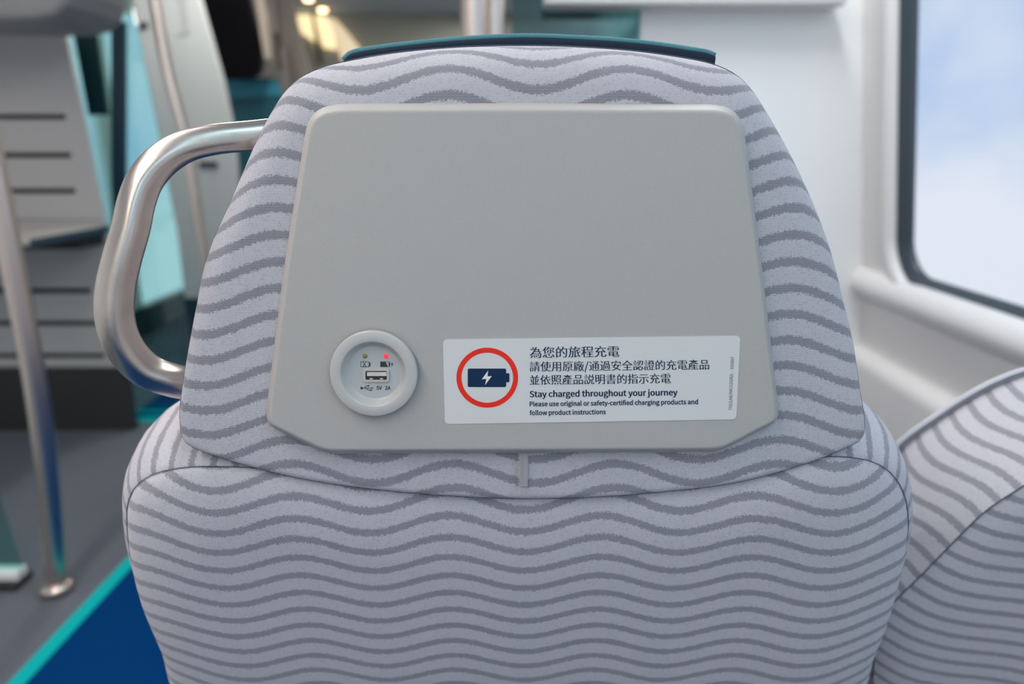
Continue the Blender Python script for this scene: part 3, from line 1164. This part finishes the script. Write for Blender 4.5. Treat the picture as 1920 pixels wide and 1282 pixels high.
def text_geo(body, spacing=1.0, offset=0.0, sans=True):
    c = bpy.data.curves.new('t', 'FONT')
    c.body = body
    c.size = 1.0
    c.space_character = spacing
    c.offset = offset
    c.resolution_u = 3
    if FONT_CJK is not None:
        c.font = FONT_CJK
    o = bpy.data.objects.new('t', c)
    COL.objects.link(o)
    dg = bpy.context.evaluated_depsgraph_get()
    me = bpy.data.meshes.new_from_object(o.evaluated_get(dg))
    vs = [v.co.copy() for v in me.vertices]
    fs = [tuple(p.vertices) for p in me.polygons]
    bpy.data.objects.remove(o)
    bpy.data.curves.remove(c)
    bpy.data.meshes.remove(me)
    return vs, fs


def text(name, lines, m, parent, d):
    """lines: (body, (x0, y0) baseline start, (x1, y1) baseline end, cap height px, spacing, offset, doubled)"""
    V, Fc = [], []
    for body, a, b_, hgt, spc, off, dbl in lines:
        vs, fs = text_geo(body, spc, off)
        x0 = min(q.x for q in vs); x1 = max(q.x for q in vs)
        capv, _ = text_geo('H' if body.isascii() else '電', 1.0, off)
        hy = max(q.y for q in capv); ly = min(q.y for q in capv) if not body.isascii() else 0.0
        A, B = Vector(a), Vector(b_)
        ex = (B - A)
        eu = ex.normalized()
        ey = Vector((eu.y, -eu.x))
        if ex.x == 0 or abs(ex.y) > abs(ex.x):
            ey = Vector((eu.y, -eu.x))
        for sh_ in ((0, .013) if dbl else (0,)):
            base = len(V)
            for q in vs:
                p = A + ex * ((q.x + sh_ - x0) / (x1 - x0)) + ey * ((q.y - ly) / (hy - ly) * hgt)
                V.append(hp(p.x, p.y, d))
            Fc += [tuple(base + i for i in fc) for fc in fs]
    return mk(name, V, Fc, m, parent, False, fix=False)


TD = SD - .0002
text('chinese_text', [
    ('為您的旅程充電', (993, 671.2), (1160.5, 668.6), 19.6, 1.0, -.003, True),
    ('請使用原廠/通過安全認證的充電產品', (993, 696.4), (1329, 692.4), 17.6, 1.0, -.003, True),
    ('並依照產品説明書的指示充電', (993, 721.4), (1257, 718.2), 17.4, 1.0, -.003, True)], M['navy'], sticker, TD)
text('english_text', [
    ('Stay charged throughout your journey', (993, 744.4), (1270, 741.0), 11.4, 1.0, .004, True),
    ('Please use original or safety-certified charging products and', (993, 761.5), (1309, 757.2), 8.6, 1.0, .010, False),
    ('follow product instructions', (993, 778.0), (1136, 776.0), 8.6, 1.0, .010, False)], M['navy'], sticker, TD)
text('reference_code', [
    ('TSS/LAB/INF/123(R2)', (1372.2, 769), (1374.0, 701), 5.6, 1.0, .0, False),
    ('102017', (1374.8, 692), (1376.2, 669), 5.6, 1.0, .0, False)], M['navy'], sticker, TD)

# ---- charging socket
SCx, SCy = 701.5, 699.5
c0 = SH.hit(SCx, SCy, PT - .003)
SR = 83.0 * .437 / F / 1.0
prof_r = [(SR, PT + .0034), (SR, PT + .0016), (SR * .994, PT + .0009), (SR * .982, PT + .0004), (SR * .965, PT + .0002), (SR * .86, PT), (SR * .765, PT - .0001),
          (SR * .748, PT + .0001), (SR * .735, PT + .0006), (SR * .715, PT + .0016), (SR * .66, PT + .0044), (SR * .635, PT + .0052), (SR * .615, PT + .0055)]
n = 96
v, f = [], []
for q, (r, d) in enumerate(prof_r):
    for k in range(n):
        a = 2 * PI * k / n
        v.append(SH.at(c0.x + r * math.cos(a), c0.y + r * math.sin(a), d - .0062))
for q in range(len(prof_r) - 1):
    for k in range(n):
        k2 = (k + 1) % n
        f.append((q * n + k, q * n + k2, (q + 1) * n + k2, (q + 1) * n + k))
socket = mk('charging_socket', v, f, M['bezel'], seat)
FD = PT - .0006                            # socket floor, just proud of the plate
fl = []
for k in range(n):
    a = 2 * PI * k / n
    fl.append(SH.at(c0.x + SR * .64 * math.cos(a), c0.y + SR * .64 * math.sin(a), FD))
MB().prism(fl, [p + Vector((0, .0004, 0)) for p in fl]).build('socket_face', M['socket'], socket)
z7 = lambda x, y: (480 + x / 3.663, 590 + y / 3.663)


def dome(name, cx, cy, rpx, m, parent, rim):
    c = SH.hit(cx, cy, FD)
    r = rpx * .44 / F
    v, f = [], []
    pr_ = [(1.0, 0), (.95, .35), (.75, .7), (.4, .92), (.05, 1.0)]
    for rr_, h in pr_:
        for k in range(20):
            a = 2 * PI * k / 20
            v.append(SH.at(c.x + r * rr_ * math.cos(a), c.y + r * rr_ * math.sin(a), FD - h * r * .6))
    for q in range(len(pr_) - 1):
        for k in range(20):
            k2 = (k + 1) % 20
            f.append((q * 20 + k, q * 20 + k2, (q + 1) * 20 + k2, (q + 1) * 20 + k))
    f.append(tuple(range(80, 100)))
    o = mk(name, v, f, m, parent)
    vv, ff = ring_mb(disc_px(cx, cy, rpx * 1.35, rpx * 1.35, 24), disc_px(cx, cy, rpx, rpx, 24), FD - .0004, .0006)
    return o


l1 = dome('indicator_light', *z7(749, 283), 4.7, M['led_off'], socket, None); l1['label'] = 'unlit olive indicator light'
l2 = dome('indicator_light', *z7(893, 284), 4.9, M['led_on'], socket, None); l2['label'] = 'glowing red indicator light'
# port: metal shell, dark cavity, pale tongue, two contacts
po = [z7(*p) for p in rr_px(732, 368, 913, 461, 16)]
pi_ = [z7(*p) for p in rr_px(752, 386, 899, 446, 8)]
v, f = ring_mb(po, pi_, FD - .0012, .0012)
pk = mk('usb_port', v, f, [M['chrome'], M['port_dark'], M['tongue'], M['gold']], socket, False)


def add_geo(o, polys, d, mi, th=.0003):
    bm = bmesh.new(); bm.from_mesh(o.data)
    for pts in polys:
        a = [bm.verts.new(hp(x, y, d)) for x, y in pts]
        c = [bm.verts.new(hp(x, y, d + th)) for x, y in pts]
        k = len(pts)
        fs = [bm.faces.new(a), bm.faces.new(c[::-1])]
        fs += [bm.faces.new((a[i], c[i], c[(i + 1) % k], a[(i + 1) % k])) for i in range(k)]
        for q in fs:
            q.material_index = mi
    bmesh.ops.recalc_face_normals(bm, faces=bm.faces)
    bm.to_mesh(o.data); bm.free()


add_geo(pk, [[z7(752, 386), z7(899, 386), z7(899, 446), z7(752, 446)]], FD - .0003, 1, .0002)
add_geo(pk, [[z7(762, 393), z7(897, 393), z7(897, 421), z7(762, 421)]], FD - .0008, 2, .0004)
add_geo(pk, [[z7(780, 434), z7(803, 434), z7(803, 444), z7(780, 444)], [z7(851, 434), z7(873, 434), z7(873, 444), z7(851, 444)]], FD - .0008, 3, .0004)
# printed marks
marks = []


def stroke(a, b_, wd):
    a, b_ = Vector(a), Vector(b_)
    t_ = (b_ - a).normalized() * wd / 2
    n_ = Vector((-t_.y, t_.x))
    return [tuple(a - t_ + n_), tuple(b_ + t_ + n_), tuple(b_ + t_ - n_), tuple(a - t_ - n_)]


def z(*p):
    return [z7(x, y) for x, y in p]


SWD = .8
bx_ = [(719, 322), (776, 322), (776, 357), (719, 357)]
for i in range(4):
    marks.append(stroke(z7(*bx_[i]), z7(*bx_[(i + 1) % 4]), SWD))
marks += [stroke(z7(736, 327), z7(755, 353), .9), stroke(z7(755, 327), z7(736, 353), .9),
          stroke(z7(733, 355), z7(741, 355), SWD), stroke(z7(751, 355), z7(759, 355), SWD),
          z((775, 324), (781, 326), (786, 334), (786, 346), (781, 354), (775, 356), (778, 346), (778, 334))]
bx_ = [(855, 322), (913, 322), (913, 357), (855, 357)]
for i in range(4):
    marks.append(stroke(z7(*bx_[i]), z7(*bx_[(i + 1) % 4]), SWD))
marks += [z((857, 324), (890, 324), (898, 340), (904, 356), (857, 356)), z((912, 324), (917, 326), (922, 334), (922, 346), (917, 354), (912, 356), (914, 346), (914, 334)),
          z((938, 322), (927, 341), (934, 341), (930, 357), (943, 336), (936, 336))]
# trident
marks += [disc_px(*z7(725, 503), 2.4, 2.4, 16), stroke(z7(725, 503), z7(800, 503), 1.0), z((796, 498), (808, 503), (796, 508)),
          stroke(z7(742, 503), z7(757, 489), 1.0), stroke(z7(757, 489), z7(770, 489), 1.0), disc_px(*z7(773, 489), 1.4, 1.4, 12),
          stroke(z7(755, 503), z7(770, 517), 1.0), stroke(z7(770, 517), z7(786, 517), 1.0), z((784, 512), (794, 512), (794, 522), (784, 522))]
flat('printed_marks', marks, FD - .0002, M['ink'], socket)
text('rating_text', [('5V', z7(826, 514), z7(866, 514), 6.9, 1.0, .01, False), ('2A', z7(886, 514), z7(925, 514), 6.9, 1.0, .01, False)], M['ink'], socket, FD - .0002)

# ---- rest of the seat, hidden below and in front
yb = SB.at(0, .62, 0)
MB().box(SB.xc - .24, SB.xc + .24, yb.y + .02, yb.y + .50, .36, .46).build('seat_cushion', M['fab_band'], seat, bev=.03, seg=4)
MB().box(SB.xc - .20, SB.xc + .20, yb.y + .05, yb.y + .35, .006, .36).build('pedestal', M['dark_plinth'], seat, bev=.01)


# ------------------------------------------------------------------ the seat beside the window
pN = D_at(1850, 960, .565)
SN = Surf(.60, (pN.y, pN.z), [(0, 5.0), (.2, 12.0), (1, 13.0)])
nb = empty('train_seat', (.60, pN.y + .2, 0), 'low striped seat back with a pale piped edge beside the window at right', 'seat')
n_px = [(1630, 1330), (1646, 1205), (1667, 1146), (1730, 1081), (1805, 1004), (1850, 961), (1919, 915), (1990, 872), (2060, 838), (2131, 815), (2210, 808)]
left = [SN.hit(x, y, .0) for x, y in n_px]
xm = left[-1].x + .015
right = [Vector((2 * xm - p.x, p.y)) for p in left[::-1]]
right = [Vector((min(p.x, .345), p.y)) for p in right]
low = [Vector((left[0].x + .0, .42)), Vector((.0, .46)), Vector((.30, .42))]
nseam = catmull(left + [r for i, r in enumerate(right) if i == 0 or (r - right[i - 1]).length > .01] + low[::-1], 200)
nn = normals2(nseam)
cN = Vector((.03, .2))
hn_ = SN.hit(1850, 1013)
phN = .5 - (-hn_.y + .004 * math.cos(2 * PI * (hn_.x) / WAVE)) / STRIPE
M['fab_nback'] = fabric('striped_fabric_window_back', phN, amp=.0042, wavelen=.16, wavephase=2.2)
M['fab_nband'] = fabric('striped_fabric_window_band', .3, amp=.0060, wavelen=.13, wavephase=2.6, pitch=.0185)
nin = lambda k: [p - q * k for p, q in zip(nseam, nn)]
nrad = lambda k: [p + (cN - p).normalized() * k for p in nseam]
core = nrad(.036)
rings = [[(cN.lerp(p, k), -.007) for p in core] for k in (.15, .3, .45, .6, .75, .88, 1)]
rings += [[(p, d) for p in nrad(k)] for k, d in ((.026, -.0065), (.016, -.0045), (.008, -.0015), (.003, .0015), (0, .004))]
loft('backrest', SN, rings, M['fab_nback'], nb, [[(p.x, -p.y + .30 * p.x) for p, d in R_] for R_ in rings], True, False, (cN, -.007))
arc = [0.0]
for i in range(len(nseam)):
    arc.append(arc[-1] + (nseam[(i + 1) % len(nseam)] - nseam[i]).length)
bo = [(.002, 0), (.010, .002), (.03, .005), (.06, .007), (.09, .007), (.112, .004), (.122, .0)]
bring = [[(p + q * o_, d) for p, q in zip(nseam, nn)] for d, o_ in bo]
loft('shoulder_band', SN, bring, M['fab_nband'], nb, [[(d, arc[i]) for i in range(len(nseam))] for d, o_ in bo], False, True)
sp_ = [SN.at((p + q * .0004).x, (p + q * .0004).y, .0015) for p, q in zip(nseam, nn)]
tube('seam_piping', sp_ + [sp_[0]], .0006, M['seam'], nb, 8, cap=False)
sp_ = [SN.at((p + q * .006).x, (p + q * .006).y, .118) for p, q in zip(nseam, nn)]
tube('edge_piping', sp_ + [sp_[0]], .0042, M['piping'], nb, 12, cap=False)
sp_ = [SN.at((p + q * .0085).x, (p + q * .0085).y, .1125) for p, q in zip(nseam, nn)]
tube('edge_stitching', sp_ + [sp_[0]], .0008, M['seam'], nb, 8, cap=False)
yb = SN.at(0, .40, 0)
MB().box(.37, .90, yb.y + .02, yb.y + .45, .32, .42).build('seat_cushion', M['fab_nband'], nb, bev=.03, seg=4)
MB().box(.40, .86, yb.y + .05, yb.y + .32, .0, .32).build('pedestal', M['dark_plinth'], nb, bev=.01)
